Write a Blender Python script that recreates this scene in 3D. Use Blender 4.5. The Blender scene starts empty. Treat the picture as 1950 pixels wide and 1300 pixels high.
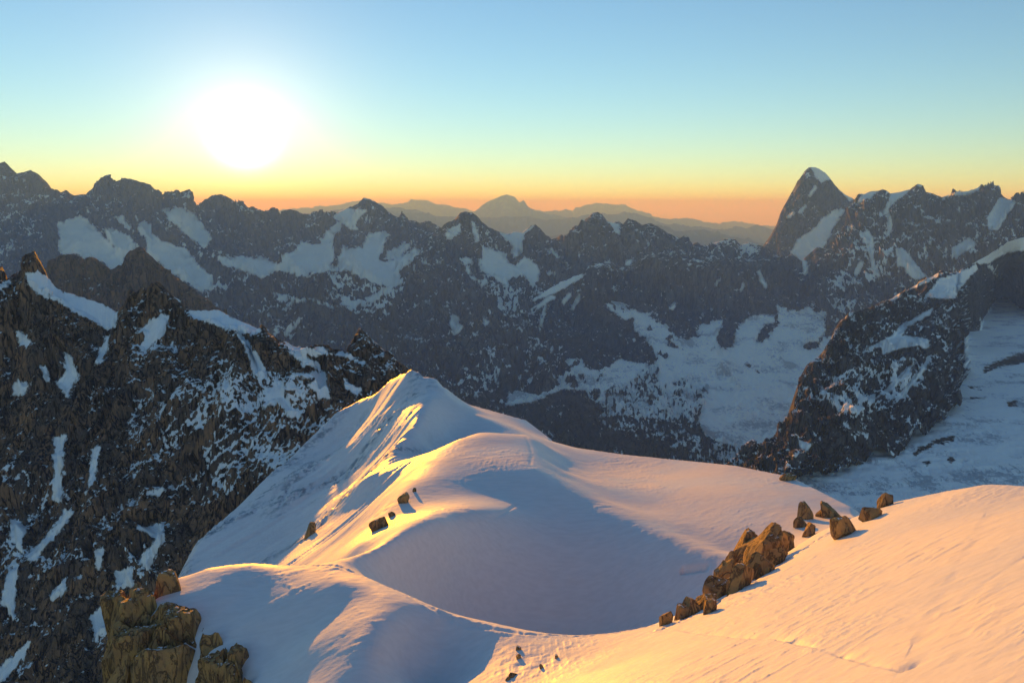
import bpy, bmesh, math, random
import numpy as np
from mathutils import Vector

# ------------------------------------------------------------------ camera, sky, sun, exposure
scene = bpy.context.scene
col = scene.collection
W0, H0, FPX, HORIZON = 1950.0, 1300.0, 1700.0, 395.0
PITCH = math.atan((H0 / 2 - HORIZON) / FPX)
CP, SP = math.cos(PITCH), math.sin(PITCH)

cam_data = bpy.data.cameras.new('camera')
cam_data.sensor_width = 36.0
cam_data.lens = 36.0 * FPX / W0
cam_data.clip_start = 0.5
cam_data.clip_end = 200000.0
cam = bpy.data.objects.new('camera', cam_data)
cam.rotation_euler = (math.radians(90) - PITCH, 0, 0)
col.objects.link(cam)
scene.camera = cam

SUN_AZ = math.atan((478 - W0 / 2) / FPX)          # radians, negative = left of the view axis
SUN_EL = math.radians(4.2)
SUN_DIR = Vector((math.sin(SUN_AZ) * math.cos(SUN_EL), math.cos(SUN_AZ) * math.cos(SUN_EL), math.sin(SUN_EL)))

world = bpy.data.worlds.new('World')
scene.world = world
world.use_nodes = True
wn, wl = world.node_tree.nodes, world.node_tree.links
wn.clear()
w_out = wn.new('ShaderNodeOutputWorld')
w_bg = wn.new('ShaderNodeBackground')
sky = wn.new('ShaderNodeTexSky')
sky.sky_type = 'NISHITA'
sky.sun_disc = False
sky.sun_elevation = SUN_EL
sky.sun_rotation = SUN_AZ
sky.altitude = 2200
sky.air_density = 0.98
sky.dust_density = 0.0
sky.ozone_density = 2.2
w_bg.inputs['Strength'].default_value = 0.094
wl.new(sky.outputs[0], w_bg.inputs['Color'])
# the sun itself and the bright air round it
w_geo = wn.new('ShaderNodeTexCoord')
w_dot = wn.new('ShaderNodeVectorMath'); w_dot.operation = 'DOT_PRODUCT'
wl.new(w_geo.outputs['Generated'], w_dot.inputs[0]); w_dot.inputs[1].default_value = SUN_DIR
def wmath(op, a, b=None):
    n = wn.new('ShaderNodeMath'); n.operation = op
    for i, x in enumerate((a, b)):
        if x is None: continue
        if isinstance(x, (int, float)): n.inputs[i].default_value = x
        else: wl.new(x, n.inputs[i])
    return n.outputs[0]
ang = wmath('ARCCOSINE', wmath('MINIMUM', w_dot.outputs['Value'], 0.999999))       # angle from the sun, radians
def glow(sig_deg, power):
    q = wmath('POWER', wmath('DIVIDE', ang, math.radians(sig_deg)), power)
    return wmath('POWER', math.e, wmath('MULTIPLY', q, -1.0))
def add_glow(prev, sig, power, strength, c):
    e = wn.new('ShaderNodeBackground'); e.inputs['Color'].default_value = (*c, 1)
    wl.new(wmath('MULTIPLY', glow(sig, power), strength), e.inputs['Strength'])
    s = wn.new('ShaderNodeAddShader'); wl.new(prev, s.inputs[0]); wl.new(e.outputs[0], s.inputs[1])
    return s.outputs[0]
acc = add_glow(w_bg.outputs[0], 1.4, 2.4, 3.0, (1.0, 0.93, 0.8))
acc = add_glow(acc, 2.2, 1.0, 0.4, (1.0, 0.84, 0.62))
acc = add_glow(acc, 4.5, 1.1, 0.22, (1.0, 0.62, 0.34))
wl.new(acc, w_out.inputs['Surface'])

sun_data = bpy.data.lights.new('sun', 'SUN')
sun_data.energy = 3.1
sun_data.angle = math.radians(0.5)
sun_data.color = (1.0, 0.44, 0.0)
sun = bpy.data.objects.new('sun', sun_data)
sun.rotation_euler = SUN_DIR.to_track_quat('Z', 'Y').to_euler()
sun.location = (-100, 0, 60)
col.objects.link(sun)

scene.view_settings.view_transform = 'Standard'
scene.view_settings.look = 'None'
scene.view_settings.gamma = 1.0
scene.view_settings.use_curve_mapping = False
scene.view_settings.exposure = 1.3
scene.cycles.use_denoising = True
scene.cycles.max_bounces = 6
scene.cycles.diffuse_bounces = 3
scene.cycles.volume_bounces = 1
HAZE_DENSITY = 8.5e-5
HAZE_ANISO = 0.0
USE_HAZE = True

# ------------------------------------------------------------------ pixel <-> world
def ray(u, v):
    xc = (np.asarray(u, float) - W0 / 2) / FPX
    yc = (H0 / 2 - np.asarray(v, float)) / FPX
    return xc, CP + SP * yc, -SP + CP * yc

def unproj(u, v, Y):
    dx, dy, dz = ray(u, v)
    s = np.asarray(Y, float) / dy
    return np.stack([dx * s, dy * s, dz * s], -1)

def proj(P):
    x, y, z = P[..., 0], P[..., 1], P[..., 2]
    d = np.maximum(y * CP - z * SP, 1e-3)
    h = y * SP + z * CP
    return W0 / 2 + FPX * x / d, H0 / 2 - FPX * h / d

# ------------------------------------------------------------------ noise
def _hash(ix, iy, iz, seed):
    h = (ix.astype(np.uint32) * np.uint32(374761393) + iy.astype(np.uint32) * np.uint32(668265263)
         + iz.astype(np.uint32) * np.uint32(2147483647 - 42391) + np.uint32((seed * 974634777) & 0xffffffff))
    h = (h ^ (h >> np.uint32(13))) * np.uint32(1274126177)
    h = h ^ (h >> np.uint32(16))
    h = h * np.uint32(2246822519)
    return ((h ^ (h >> np.uint32(15))) & np.uint32(0xffff)).astype(np.float32) / 32767.5 - 1.0

def vnoise(x, y, z, seed=0):
    x = np.asarray(x, np.float32); y = np.asarray(y, np.float32); z = np.asarray(z, np.float32)
    x, y, z = np.broadcast_arrays(x, y, z)
    fx, fy, fz = np.floor(x), np.floor(y), np.floor(z)
    ix, iy, iz = fx.astype(np.int64), fy.astype(np.int64), fz.astype(np.int64)
    tx, ty, tz = x - fx, y - fy, z - fz
    tx = tx * tx * tx * (tx * (tx * 6 - 15) + 10)
    ty = ty * ty * ty * (ty * (ty * 6 - 15) + 10)
    tz = tz * tz * tz * (tz * (tz * 6 - 15) + 10)
    r = 0
    for a in (0, 1):
        wx = tx if a else 1 - tx
        for b in (0, 1):
            wy = ty if b else 1 - ty
            for c in (0, 1):
                wz = tz if c else 1 - tz
                r = r + wx * wy * wz * _hash(ix + a, iy + b, iz + c, seed)
    return r

def fbm(x, y, z, octaves=5, seed=0, gain=0.5, ridged=False):
    r, a, f, tot = 0, 1.0, 1.0, 0
    for o in range(octaves):
        n = vnoise(x * f + o * 17.3, y * f - o * 9.1, z * f + o * 5.7, seed + o * 7)
        if ridged:
            n = 1 - 2 * np.abs(n)
        r = r + a * n
        tot += a
        a *= gain
        f *= 2.03
    return r / tot

# ------------------------------------------------------------------ mesh helpers
def tag(o, label=None, cat=None, group=None, kind=None):
    if label: o['label'] = label
    if cat: o['category'] = cat
    if group: o['group'] = group
    if kind: o['kind'] = kind
    return o

def grid_mesh(name, P, mat, keep=None, attrs=None, smooth=True):
    n, m = P.shape[:2]
    idx = np.arange(n * m, dtype=np.int32).reshape(n, m)
    q = np.stack([idx[:-1, :-1], idx[1:, :-1], idx[1:, 1:], idx[:-1, 1:]], -1).reshape(-1, 4)
    if keep is not None:
        k = (keep[:-1, :-1] & keep[1:, :-1] & keep[1:, 1:] & keep[:-1, 1:]).reshape(-1)
        q = q[k]
    used = np.zeros(n * m, bool); used[q.reshape(-1)] = True
    remap = np.cumsum(used) - 1
    q = remap[q].astype(np.int32)
    V = P.reshape(-1, 3)[used].astype(np.float32)
    me = bpy.data.meshes.new(name)
    me.vertices.add(len(V)); me.vertices.foreach_set('co', V.reshape(-1))
    me.loops.add(len(q) * 4); me.loops.foreach_set('vertex_index', q.reshape(-1))
    me.polygons.add(len(q)); me.polygons.foreach_set('loop_start', np.arange(len(q), dtype=np.int32) * 4)
    me.polygons.foreach_set('use_smooth', np.full(len(q), smooth))
    for k, a in (attrs or {}).items():
        at = me.attributes.new(k, 'FLOAT', 'POINT')
        at.data.foreach_set('value', a.reshape(-1)[used].astype(np.float32))
    me.update(calc_edges=True)
    me.materials.append(mat)
    o = bpy.data.objects.new(name, me)
    col.objects.link(o)
    return o

def poly_sd(u, v, poly):
    """signed distance in photo pixels, positive inside"""
    p = np.asarray(poly, np.float32)
    out = np.full(u.shape, -60.0, np.float32)
    m = (u > p[:, 0].min() - 40) & (u < p[:, 0].max() + 40) & (v > p[:, 1].min() - 40) & (v < p[:, 1].max() + 40)
    if not m.any():
        return out
    x, y = u[m].astype(np.float32), v[m].astype(np.float32)
    d = np.full(x.shape, 1e9, np.float32)
    ins = np.zeros(x.shape, bool)
    for (ax, ay), (bx, by) in zip(p, np.roll(p, -1, 0)):
        ex, ey = bx - ax, by - ay
        t = np.clip(((x - ax) * ex + (y - ay) * ey) / (ex * ex + ey * ey + 1e-6), 0, 1)
        d = np.minimum(d, (x - ax - t * ex) ** 2 + (y - ay - t * ey) ** 2)
        c = (ay > y) != (by > y)
        ins ^= c & (x < ax + (y - ay) * ex / (ey if abs(ey) > 1e-6 else 1e-6))
    d = np.sqrt(d)
    out[m] = np.where(ins, d, -np.minimum(d, 60))
    return out

def snow_fields(P, snow, specks, rocks=(), base=0.0):
    """snow cover of a mountain: distance to the edge of the snowfields, and how thickly ledges hold snow"""
    u, v = proj(P)
    sd = np.full(u.shape, -60.0, np.float32)
    for pl in snow:
        sd = np.maximum(sd, poly_sd(u, v, pl))
    for pl in rocks:
        sd = np.minimum(sd, -poly_sd(u, v, pl))
    sp = np.full(u.shape, base, np.float32)
    for pl, dens in specks:
        w = np.clip(poly_sd(u, v, pl) / 16.0 + 0.5, 0, 1)
        sp = np.maximum(sp, base + (dens - base) * w * w * (3 - 2 * w))
    return {'snow': sd, 'speck': sp}

def interp_line(line, u):
    a = np.asarray(line, float)
    return [np.interp(u, a[:, 0], a[:, k]) for k in range(1, a.shape[1])]

def sheet(name, mat, u0, u1, du, lines, rows, back=(0.35, 0.5), jag=1.5, jag_px=9.0, rib=0.02, seed=1,
          snow=(), specks=(), rocks=(), base=0.0, rib_wave=60.0, taper=0.32, kind='structure', smooth=True, terrace=0.0):
    """a mountain face from its crest line down to its foot, plus the far side that falls away behind the crest.
    Each line is a list of (u, v, Y); the faces get their rock ribs and gullies from ridged noise in metres."""
    u = np.arange(u0, u1 + du, du)
    L = [interp_line(l, u) for l in lines]
    vc = L[0][0] + jag * fbm(u / jag_px, 0 * u + seed * 3.7, 0 * u, 4, seed, 0.62) * 1.6
    vc = vc - 1.1 * jag * np.clip(fbm(u / (jag_px * 0.4), 0 * u + seed * 1.9, 0 * u, 3, seed + 3, 0.7, ridged=True), 0, 1) ** 2 * np.clip(fbm(u / 60, 0 * u, 0 * u + seed, 2, seed) + 0.5, 0, 1)
    L[0][0] = vc
    cols = [unproj(u, l[0], l[1]) for l in L]
    segs = []
    nseg = len(cols) - 1
    for k in range(nseg):
        r = rows[k]
        t = np.linspace(0, 1, r, endpoint=(k == nseg - 1))
        segs.append(cols[k][:, None, :] * (1 - t)[None, :, None] + cols[k + 1][:, None, :] * t[None, :, None])
    S = np.concatenate(segs, 1)
    # soften the folds at the inner lines
    if nseg > 1:
        m = S.shape[1]
        for _ in range(max(4, m // 30)):
            S[:, 1:-1] = 0.25 * S[:, :-2] + 0.5 * S[:, 1:-1] + 0.25 * S[:, 2:]
    Yc = L[0][1]
    # distance down from the crest, 0..1
    dz = np.linalg.norm(S - S[:, :1], axis=-1)
    scale = (rib_wave * Yc.mean() / FPX)
    x, y, z = S[..., 0] / scale, S[..., 1] / scale, S[..., 2] / scale
    warp = fbm(x * 0.6, y * 0.6, z * 0.6, 3, seed + 40)
    n1 = fbm(x * 1.0 + 0.7 * warp, y * 0.5, z * 0.30, 7, seed + 11, 0.6, ridged=True)
    n2 = fbm(x * 3.1, y * 1.2, z * 1.6, 5, seed + 23, 0.6)
    grow = np.clip(dz / (taper * Yc.mean() * 0.1 + 1e-6), 0, 1)
    amp = rib * Yc.mean()
    disp = amp * 1.25 * ((n1 - 0.15) * grow + 0.5 * n2 * (0.07 + 0.93 * grow))
    # snow lies smooth over the rock it fills
    sd0 = snow_fields(S, snow, (), rocks)['snow']
    disp = disp * (1 - 0.78 * np.clip((sd0 + 3) / 10, 0, 1))
    # push along the face normal (towards the viewer's side)
    du_ = np.gradient(S, axis=0); dv_ = np.gradient(S, axis=1)
    N = np.cross(du_, dv_); N /= np.linalg.norm(N, axis=-1, keepdims=True) + 1e-9
    flip = np.sign(-(N * S).sum(-1, keepdims=True)); flip[flip == 0] = 1
    N = N * flip
    N = N.mean(axis=(0, 1), keepdims=True) * 0.6 + N * 0.4
    S = S + N * disp[..., None]
    if terrace:
        hh = terrace * Yc.mean() / FPX
        tz = S[..., 2] / hh + 1.6 * fbm(x * 2, y * 2, z * 0.5, 3, seed + 71)
        fr = tz - np.floor(tz)
        S[..., 1] -= grow * hh * 0.55 * (fr ** 3)
    # far side
    B = []
    h = np.maximum(np.abs(L[-1][1] - Yc) * 0.8, Yc * 0.03)
    for k in (1.0, 0.55, 0.25, 0.1, 0.03):
        b = cols[0].copy()
        b[:, 1] += h * k * 1.0
        b[:, 0] += h * k * 0.2 * (b[:, 0] / b[:, 1])
        b[:, 2] -= h * k * 1.1
        b += 0.15 * h[:, None] * k * fbm(b[:, 0] / (scale * 2), b[:, 1] / (scale * 2), 0 * h, 3, seed + 5)[:, None]
        B.append(b)
    P = np.concatenate([np.stack(B, 1), S], 1)
    at = snow_fields(P, snow, specks, rocks, base)
    o = grid_mesh(name, P, mat, attrs=at, smooth=smooth)
    if kind: o['kind'] = kind
    return o

# ------------------------------------------------------------------ materials
def new_mat(name):
    m = bpy.data.materials.new(name)
    m.use_nodes = True
    nt = m.node_tree
    nt.nodes.clear()
    return m, nt

class G:
    """small node-graph helper"""
    def __init__(s, nt): s.nt = nt
    def node(s, t, **kw):
        n = s.nt.nodes.new(t)
        for k, v in kw.items(): setattr(n, k, v)
        return n
    def link(s, a, b): s.nt.links.new(a, b)
    def setin(s, n, i, v):
        if hasattr(v, 'is_output') or isinstance(v, bpy.types.NodeSocket): s.link(v, n.inputs[i])
        elif v is not None: n.inputs[i].default_value = v
    def math(s, op, a, b=None, c=None, clamp=False):
        n = s.node('ShaderNodeMath', operation=op); n.use_clamp = clamp
        s.setin(n, 0, a); s.setin(n, 1, b)
        if c is not None: s.setin(n, 2, c)
        return n.outputs[0]
    def noise(s, vec, scale, detail=6, rough=0.55, dist=0.0):
        n = s.node('ShaderNodeTexNoise')
        s.setin(n, 'Vector', vec); n.inputs['Scale'].default_value = scale
        n.inputs['Detail'].default_value = detail; n.inputs['Roughness'].default_value = rough
        n.inputs['Distortion'].default_value = dist
        return n.outputs['Fac']
    def mapping(s, vec, scale=(1, 1, 1), rot=(0, 0, 0)):
        n = s.node('ShaderNodeMapping'); s.setin(n, 'Vector', vec)
        n.inputs['Scale'].default_value = scale; n.inputs['Rotation'].default_value = rot
        return n.outputs[0]
    def smooth(s, x, lo, hi):
        n = s.node('ShaderNodeMapRange', interpolation_type='SMOOTHSTEP')
        s.setin(n, 'Value', x); n.inputs['From Min'].default_value = lo; n.inputs['From Max'].default_value = hi
        return n.outputs[0]
    def mix(s, f, a, b):
        n = s.node('ShaderNodeMix', data_type='RGBA')
        s.setin(n, 0, f)
        for i, v in ((6, a), (7, b)):
            if isinstance(v, tuple): n.inputs[i].default_value = (*v, 1) if len(v) == 3 else v
            else: s.link(v, n.inputs[i])
        return n.outputs[2]
    def attr(s, name):
        n = s.node('ShaderNodeAttribute'); n.attribute_name = name
        return n.outputs['Fac']

SNOW = (0.88, 0.93, 0.97)

def mountain_mat(name, px, rock_a, rock_b, rock_c, edge=4.0, ledge=1.0, streak=(1, 1, 0.55), rot=(0, 0, 0), ice=0.0, speck_px=9.0):
    """px: metres that one photo pixel covers at this mountain; sets the grain of rock and snow edges"""
    m, nt = new_mat(name)
    g = G(nt)
    out = g.node('ShaderNodeOutputMaterial')
    b = g.node('ShaderNodeBsdfPrincipled')
    geo = g.node('ShaderNodeNewGeometry')
    pos = geo.outputs['Position']
    sep = g.node('ShaderNodeSeparateXYZ'); g.link(geo.outputs['Normal'], sep.inputs[0])
    nz = sep.outputs['Z']
    fall = g.mapping(pos, (1, 0.6, 0.28))                       # stretched down the fall line
    # edge of the snowfields, broken by noise
    n_edge = g.noise(pos, 1.0 / (26 * px), 8, 0.66)
    n_fall = g.noise(fall, 1.0 / (9 * px), 6, 0.62)
    n_fine = g.noise(pos, 1.0 / (4 * px), 5, 0.65)
    sd = g.math('ADD', g.math('ADD', g.attr('snow'), 1.2), g.math('MULTIPLY', g.math('SUBTRACT', n_edge, 0.475), edge * 7.0))
    sd = g.math('ADD', sd, g.math('MULTIPLY', g.math('SUBTRACT', n_fall, 0.5), edge * 6.0))
    sd = g.math('ADD', sd, g.math('MULTIPLY', g.math('SUBTRACT', n_fine, 0.5), edge * 2.0))
    field = g.smooth(sd, -1.4, 1.4)
    # snow caught on ledges and in gullies
    sv = g.mapping(pos, streak, rot)
    n_sp = g.noise(sv, 1.0 / (speck_px * px), 6, 0.66, 0.3)
    n_big = g.noise(pos, 1.0 / (60 * px), 3, 0.5)
    sp = g.attr('speck')
    lv = g.math('ADD', g.math('MULTIPLY', g.math('SUBTRACT', n_sp, 0.5), 1.5), g.math('MULTIPLY', g.math('SUBTRACT', n_big, 0.5), 0.8))
    lv = g.math('ADD', lv, g.math('MULTIPLY', g.math('SUBTRACT', n_fall, 0.5), 0.7))
    lv = g.math('ADD', lv, g.math('MULTIPLY', g.math('SUBTRACT', nz, 0.45), 0.55 * ledge))
    lv = g.math('ADD', lv, g.math('SUBTRACT', sp, 0.60))
    speck = g.smooth(lv, -0.02, 0.035)
    mask = g.math('MAXIMUM', field, speck)
    # rock: broad tone, fine upright grain, dark cracks
    r1 = g.noise(g.mapping(pos, (1, 1, 0.4)), 1.0 / (60 * px), 7, 0.6, 0.5)
    r2 = g.noise(g.mapping(pos, (1, 1, 0.22)), 1.0 / (7 * px), 7, 0.68)
    r3 = g.noise(g.mapping(pos, (1, 1, 0.16)), 1.0 / (15 * px), 4, 0.55, 0.6)
    crack = g.smooth(g.math('ABSOLUTE', g.math('SUBTRACT', r3, 0.5)), 0.0, 0.05)
    c = g.mix(g.smooth(r1, 0.36, 0.64), rock_a, rock_b)
    c = g.mix(g.smooth(r2, 0.42, 0.66), c, rock_c)
    c = g.mix(crack, tuple(k * 0.45 for k in rock_c), c)
    # snow, with grey-blue ice where the glacier is broken
    sc = SNOW
    if ice:
        iv = g.mapping(pos, (1.0, 0.4, 1.0), (0, 0, 0.5))
        i1 = g.noise(iv, 1.0 / (8 * px), 7, 0.72, 1.4)
        i2 = g.noise(pos, 1.0 / (70 * px), 3, 0.5)
        k = g.smooth(g.math('ADD', i1, g.math('MULTIPLY', g.math('SUBTRACT', i2, 0.5), 1.0)), 0.52, 0.68)
        sc = g.mix(g.math('MULTIPLY', k, ice), SNOW, (0.30, 0.36, 0.44))
    colr = g.mix(mask, c, sc)
    g.link(colr, b.inputs['Base Color'])
    b.inputs['Roughness'].default_value = 0.85
    b.inputs['Specular IOR Level'].default_value = 0.094
    bump = g.node('ShaderNodeBump')
    hgt = g.math('ADD', g.math('MULTIPLY', r2, 1.1), g.math('MULTIPLY', crack, 0.5))
    hgt = g.math('MULTIPLY', hgt, g.math('SUBTRACT', 1.0, g.math('MULTIPLY', mask, 0.98)))
    hgt = g.math('ADD', hgt, g.math('MULTIPLY', n_fall, 0.04))
    g.link(hgt, bump.inputs['Height'])
    bump.inputs['Strength'].default_value = 1.0
    bump.inputs['Distance'].default_value = 12 * px
    g.link(bump.outputs[0], b.inputs['Normal'])
    g.link(b.outputs[0], out.inputs['Surface'])
    return m

# ------------------------------------------------------------------ far ranges
def plain_rock(name, c, px):
    m, nt = new_mat(name); g = G(nt)
    out = g.node('ShaderNodeOutputMaterial'); b = g.node('ShaderNodeBsdfPrincipled')
    pos = g.node('ShaderNodeNewGeometry').outputs['Position']
    n = g.noise(g.mapping(pos, (1, 1, 0.5)), 1.0 / (25 * px), 8, 0.6)
    n2 = g.noise(pos, 1.0 / (12 * px), 6, 0.6)
    sep = g.node('ShaderNodeSeparateXYZ'); g.link(pos, sep.inputs[0])
    hi = g.math('ADD', g.math('MULTIPLY', sep.outputs['Z'], 1.0 / (60 * px)), g.math('MULTIPLY', n2, 3.0))
    cc = g.mix(n, c, tuple(k * 0.6 for k in c))
    g.link(g.mix(g.math('MULTIPLY', g.smooth(hi, 1.2, 2.4), 0.5), cc, SNOW), b.inputs['Base Color'])
    b.inputs['Roughness'].default_value = 0.9
    b.inputs['Specular IOR Level'].default_value = 0.1
    g.link(b.outputs[0], out.inputs['Surface'])
    return m

far_mat = plain_rock('far_rock', (0.16, 0.17, 0.18), 20)

def far(name, pts, Y, seed, jag):
    crest = [(u, v, Y) for u, v in pts]
    u0, u1 = pts[0][0], pts[-1][0]
    foot = [(u0, 560, Y * 0.86), (u1, 560, Y * 0.86)]
    o = sheet(name, far_mat, u0, u1, 1.6, [crest, foot], [60], jag=jag, jag_px=9, rib=0.006, seed=seed, rib_wave=60, taper=0.05)
    return o

far('distant_mountain_range', [(420, 415), (500, 405), (540, 398), (600, 395), (650, 390), (668, 384), (690, 381), (745, 390), (770, 386), (800, 381), (812, 381), (830, 388),
     (850, 390), (880, 398), (900, 402), (960, 400), (1010, 400), (1040, 402), (1070, 400), (1092, 402), (1110, 393), (1135, 388), (1175, 390), (1200, 397),
     (1220, 403), (1240, 413), (1270, 418), (1290, 416), (1315, 416), (1340, 422), (1370, 425), (1402, 421), (1420, 425), (1450, 430), (1500, 434), (1560, 440)], 44000, 3, 1.7)
far('distant_mountain_range', [(820, 440), (860, 420), (900, 405), (928, 384), (948, 375), (965, 371), (980, 375), (989, 385), (997, 381), (1005, 393), (1020, 403),
     (1060, 410), (1100, 418), (1150, 430)], 33000, 8, 1.2)
far('distant_mountain_range', [(560, 415), (620, 402), (650, 398), (700, 400), (750, 395), (790, 399), (830, 411), (900, 416), (960, 413), (1000, 411), (1040, 419), (1080, 416),
     (1120, 409), (1160, 409), (1190, 404), (1215, 408), (1240, 416), (1262, 426), (1300, 431), (1340, 433), (1380, 438), (1402, 431), (1422, 436), (1440, 427), (1480, 440), (1540, 446)], 24000, 13, 1.5)
far('distant_mountain_range', [(820, 440), (880, 444), (950, 446), (1040, 450), (1150, 438), (1200, 431), (1250, 429), (1290, 440), (1340, 437), (1380, 447), (1420, 456), (1450, 463), (1500, 475)], 16500, 21, 1.3)

# ------------------------------------------------------------------ the great walls across the valley
GRA = (0.12, 0.12, 0.122); GRB = (0.20, 0.195, 0.19); GRC = (0.06, 0.062, 0.066)

# left chain under the sun, crest in the north
R1c = [(-60, 330, 7600), (0, 310, 7600), (8, 307, 7600), (18, 318, 7600), (32, 330, 7600), (43, 328, 7600), (60, 324, 7600), (72, 332, 7600), (85, 342, 7600), (100, 362, 7600),
       (112, 368, 7600), (126, 362, 7600), (140, 371, 7600), (162, 371, 7600), (182, 355, 7600), (186, 346, 7600), (205, 341, 7600), (222, 347, 7600), (232, 341, 7600),
       (252, 341, 7600), (272, 348, 7600), (285, 350, 7600), (297, 364, 7600), (304, 384, 7600), (316, 386, 7700), (326, 376, 7700), (336, 374, 7700), (345, 384, 7700),
       (352, 375, 7700), (362, 382, 7700), (373, 393, 7700), (388, 384, 7700), (402, 373, 7700), (420, 370, 7700), (436, 376, 7700), (448, 384, 7700), (458, 384, 7700),
       (470, 393, 7700), (488, 400, 7700), (510, 404, 7700), (540, 408, 7700), (549, 399, 7700), (560, 407, 7700), (590, 413, 7700), (620, 412, 7700), (640, 405, 7800),
       (662, 397, 7800), (682, 388, 7800), (692, 377, 7800), (705, 378, 7800), (718, 388, 7800), (730, 393, 7800), (742, 406, 7800), (755, 412, 7800), (775, 418, 7800),
       (800, 424, 7700), (815, 420, 7700), (828, 427, 7600), (850, 440, 7500), (900, 520, 7400), (960, 600, 7400)]
R1m = [(-60, 440, 6500), (200, 440, 6500), (300, 430, 6600), (420, 490, 6400), (560, 490, 6500), (700, 470, 6700), (800, 490, 6700), (960, 620, 6600)]
R1n = [(-60, 560, 5600), (200, 530, 5600), (420, 520, 5600), (560, 530, 5400), (700, 550, 5200), (800, 560, 5300), (960, 660, 5300)]
R1f = [(-60, 760, 3900), (420, 760, 3900), (700, 790, 3700), (960, 820, 3700)]
R1snow = [
    [(110,429),(129,419),(152,412),(168,419),(174,432),(194,448),(207,461),(226,483),(232,487),(232,506),(213,512),(194,500),(174,487),(165,493),(139,483),(123,487),(113,474),(116,464)],
    [(194,435),(220,438),(245,448),(262,467),(239,487),(226,487),(213,464)],
    [(220,412),(233,412),(252,435),(255,441),(239,435)],
    [(262,432),(275,422),(287,429),(291,448),(310,461),(323,461),(349,474),(362,487),(375,506),(404,525),(404,548),(381,555),(339,525),(317,513),(291,490),(281,480),(284,464),(271,445)],
    [(310,400),(342,396),(368,409),(388,435),(404,454),(391,471),(365,454),(342,432),(320,416)],
    [(407,488),(430,493),(459,488),(480,492),(503,489),(532,505),(541,485),(564,479),(574,460),(606,466),(622,447),(641,440),(632,466),(635,482),(629,508),(641,505),(654,469),(674,476),(690,469),(703,443),(735,440),(740,447),(725,482),(722,498),(738,498),(771,485),(808,472),(790,495),(764,511),(751,514),(764,521),(761,530),(738,545),(700,535),(661,514),(616,517),(577,524),(532,515),(499,530),(480,518),(450,512),(425,502)],
    [(635,411),(654,401),(687,398),(703,398),(687,417),(674,430),(680,434),(667,437),(654,424),(648,440),(619,447),(645,421)],
    [(738,479),(787,456),(780,472),(751,492),(738,489)],
    [(515,555),(551,566),(596,571),(564,576),(528,569)],
    [(596,572),(635,577),(674,574),(706,563),(764,530),(768,536),(712,572),(676,580),(630,584)],
    [(540,590),(558,572),(562,574),(543,595)], [(541,635),(570,605),(573,607),(545,637)]]
R1speck = [([(620,520),(770,520),(775,545),(740,580),(690,600),(620,560)], 0.42), ([(0,330),(40,340),(70,400),(60,470),(0,480)], 0.33), ([(360,520),(420,525),(440,560),(380,560)], 0.5),
           ([(480,560),(600,560),(640,620),(520,640)], 0.2)]
m1 = mountain_mat('granite_far_left', 4.2, GRA, GRB, GRC, edge=3.2)
sheet('mountain_range', m1, -60, 930, 1.7, [R1c, R1m, R1n, R1f], [70, 45, 70], jag=1.6, jag_px=7, rib=0.019, seed=31, snow=R1snow, specks=R1speck, base=0.24)

# dark mountain in the middle with its long spur to the left
R2c = [(560, 760, 4300), (600, 690, 4700), (640, 640, 5000), (687, 598, 5300), (706, 579, 5400), (764, 524, 5700), (806, 473, 6000), (830, 440, 6200), (850, 425, 6300), (866, 418, 6300), (876, 406, 6300),
       (886, 403, 6300), (900, 405, 6300), (912, 416, 6300), (928, 432, 6300), (942, 438, 6300), (955, 442, 6350), (965, 445, 6400), (978, 442, 6400), (995, 442, 6400), (1010, 431, 6350),
       (1019, 428, 6350), (1027, 434, 6350), (1040, 449, 6350), (1050, 455, 6350), (1062, 452, 6350), (1070, 446, 6300), (1078, 456, 6300), (1090, 434, 6300), (1097, 430, 6300), (1105, 434, 6300), (1112, 420, 6300),
       (1126, 408, 6300), (1137, 403, 6300), (1146, 408, 6300), (1155, 420, 6300), (1165, 424, 6300), (1178, 421, 6300), (1186, 427, 6300), (1195, 417, 6300), (1210, 419, 6300), (1222, 428, 6300), (1240, 426, 6300),
       (1258, 434, 6300), (1270, 444, 6300), (1288, 451, 6300), (1302, 455, 6300), (1315, 468, 6300), (1328, 461, 6250), (1340, 470, 6250), (1360, 463, 6250), (1380, 455, 6250), (1400, 454, 6250),
       (1410, 465, 6250), (1425, 461, 6250), (1440, 466, 6250), (1460, 470, 6250), (1500, 500, 6250), (1560, 540, 6250)]
R2m = [(560, 790, 4100), (700, 690, 4600), (800, 590, 5200), (900, 520, 5600), (1000, 530, 5700), (1560, 560, 5700)]
R2f = [(560, 860, 3000), (700, 840, 3100), (900, 800, 3300), (1560, 780, 3700)]
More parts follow.
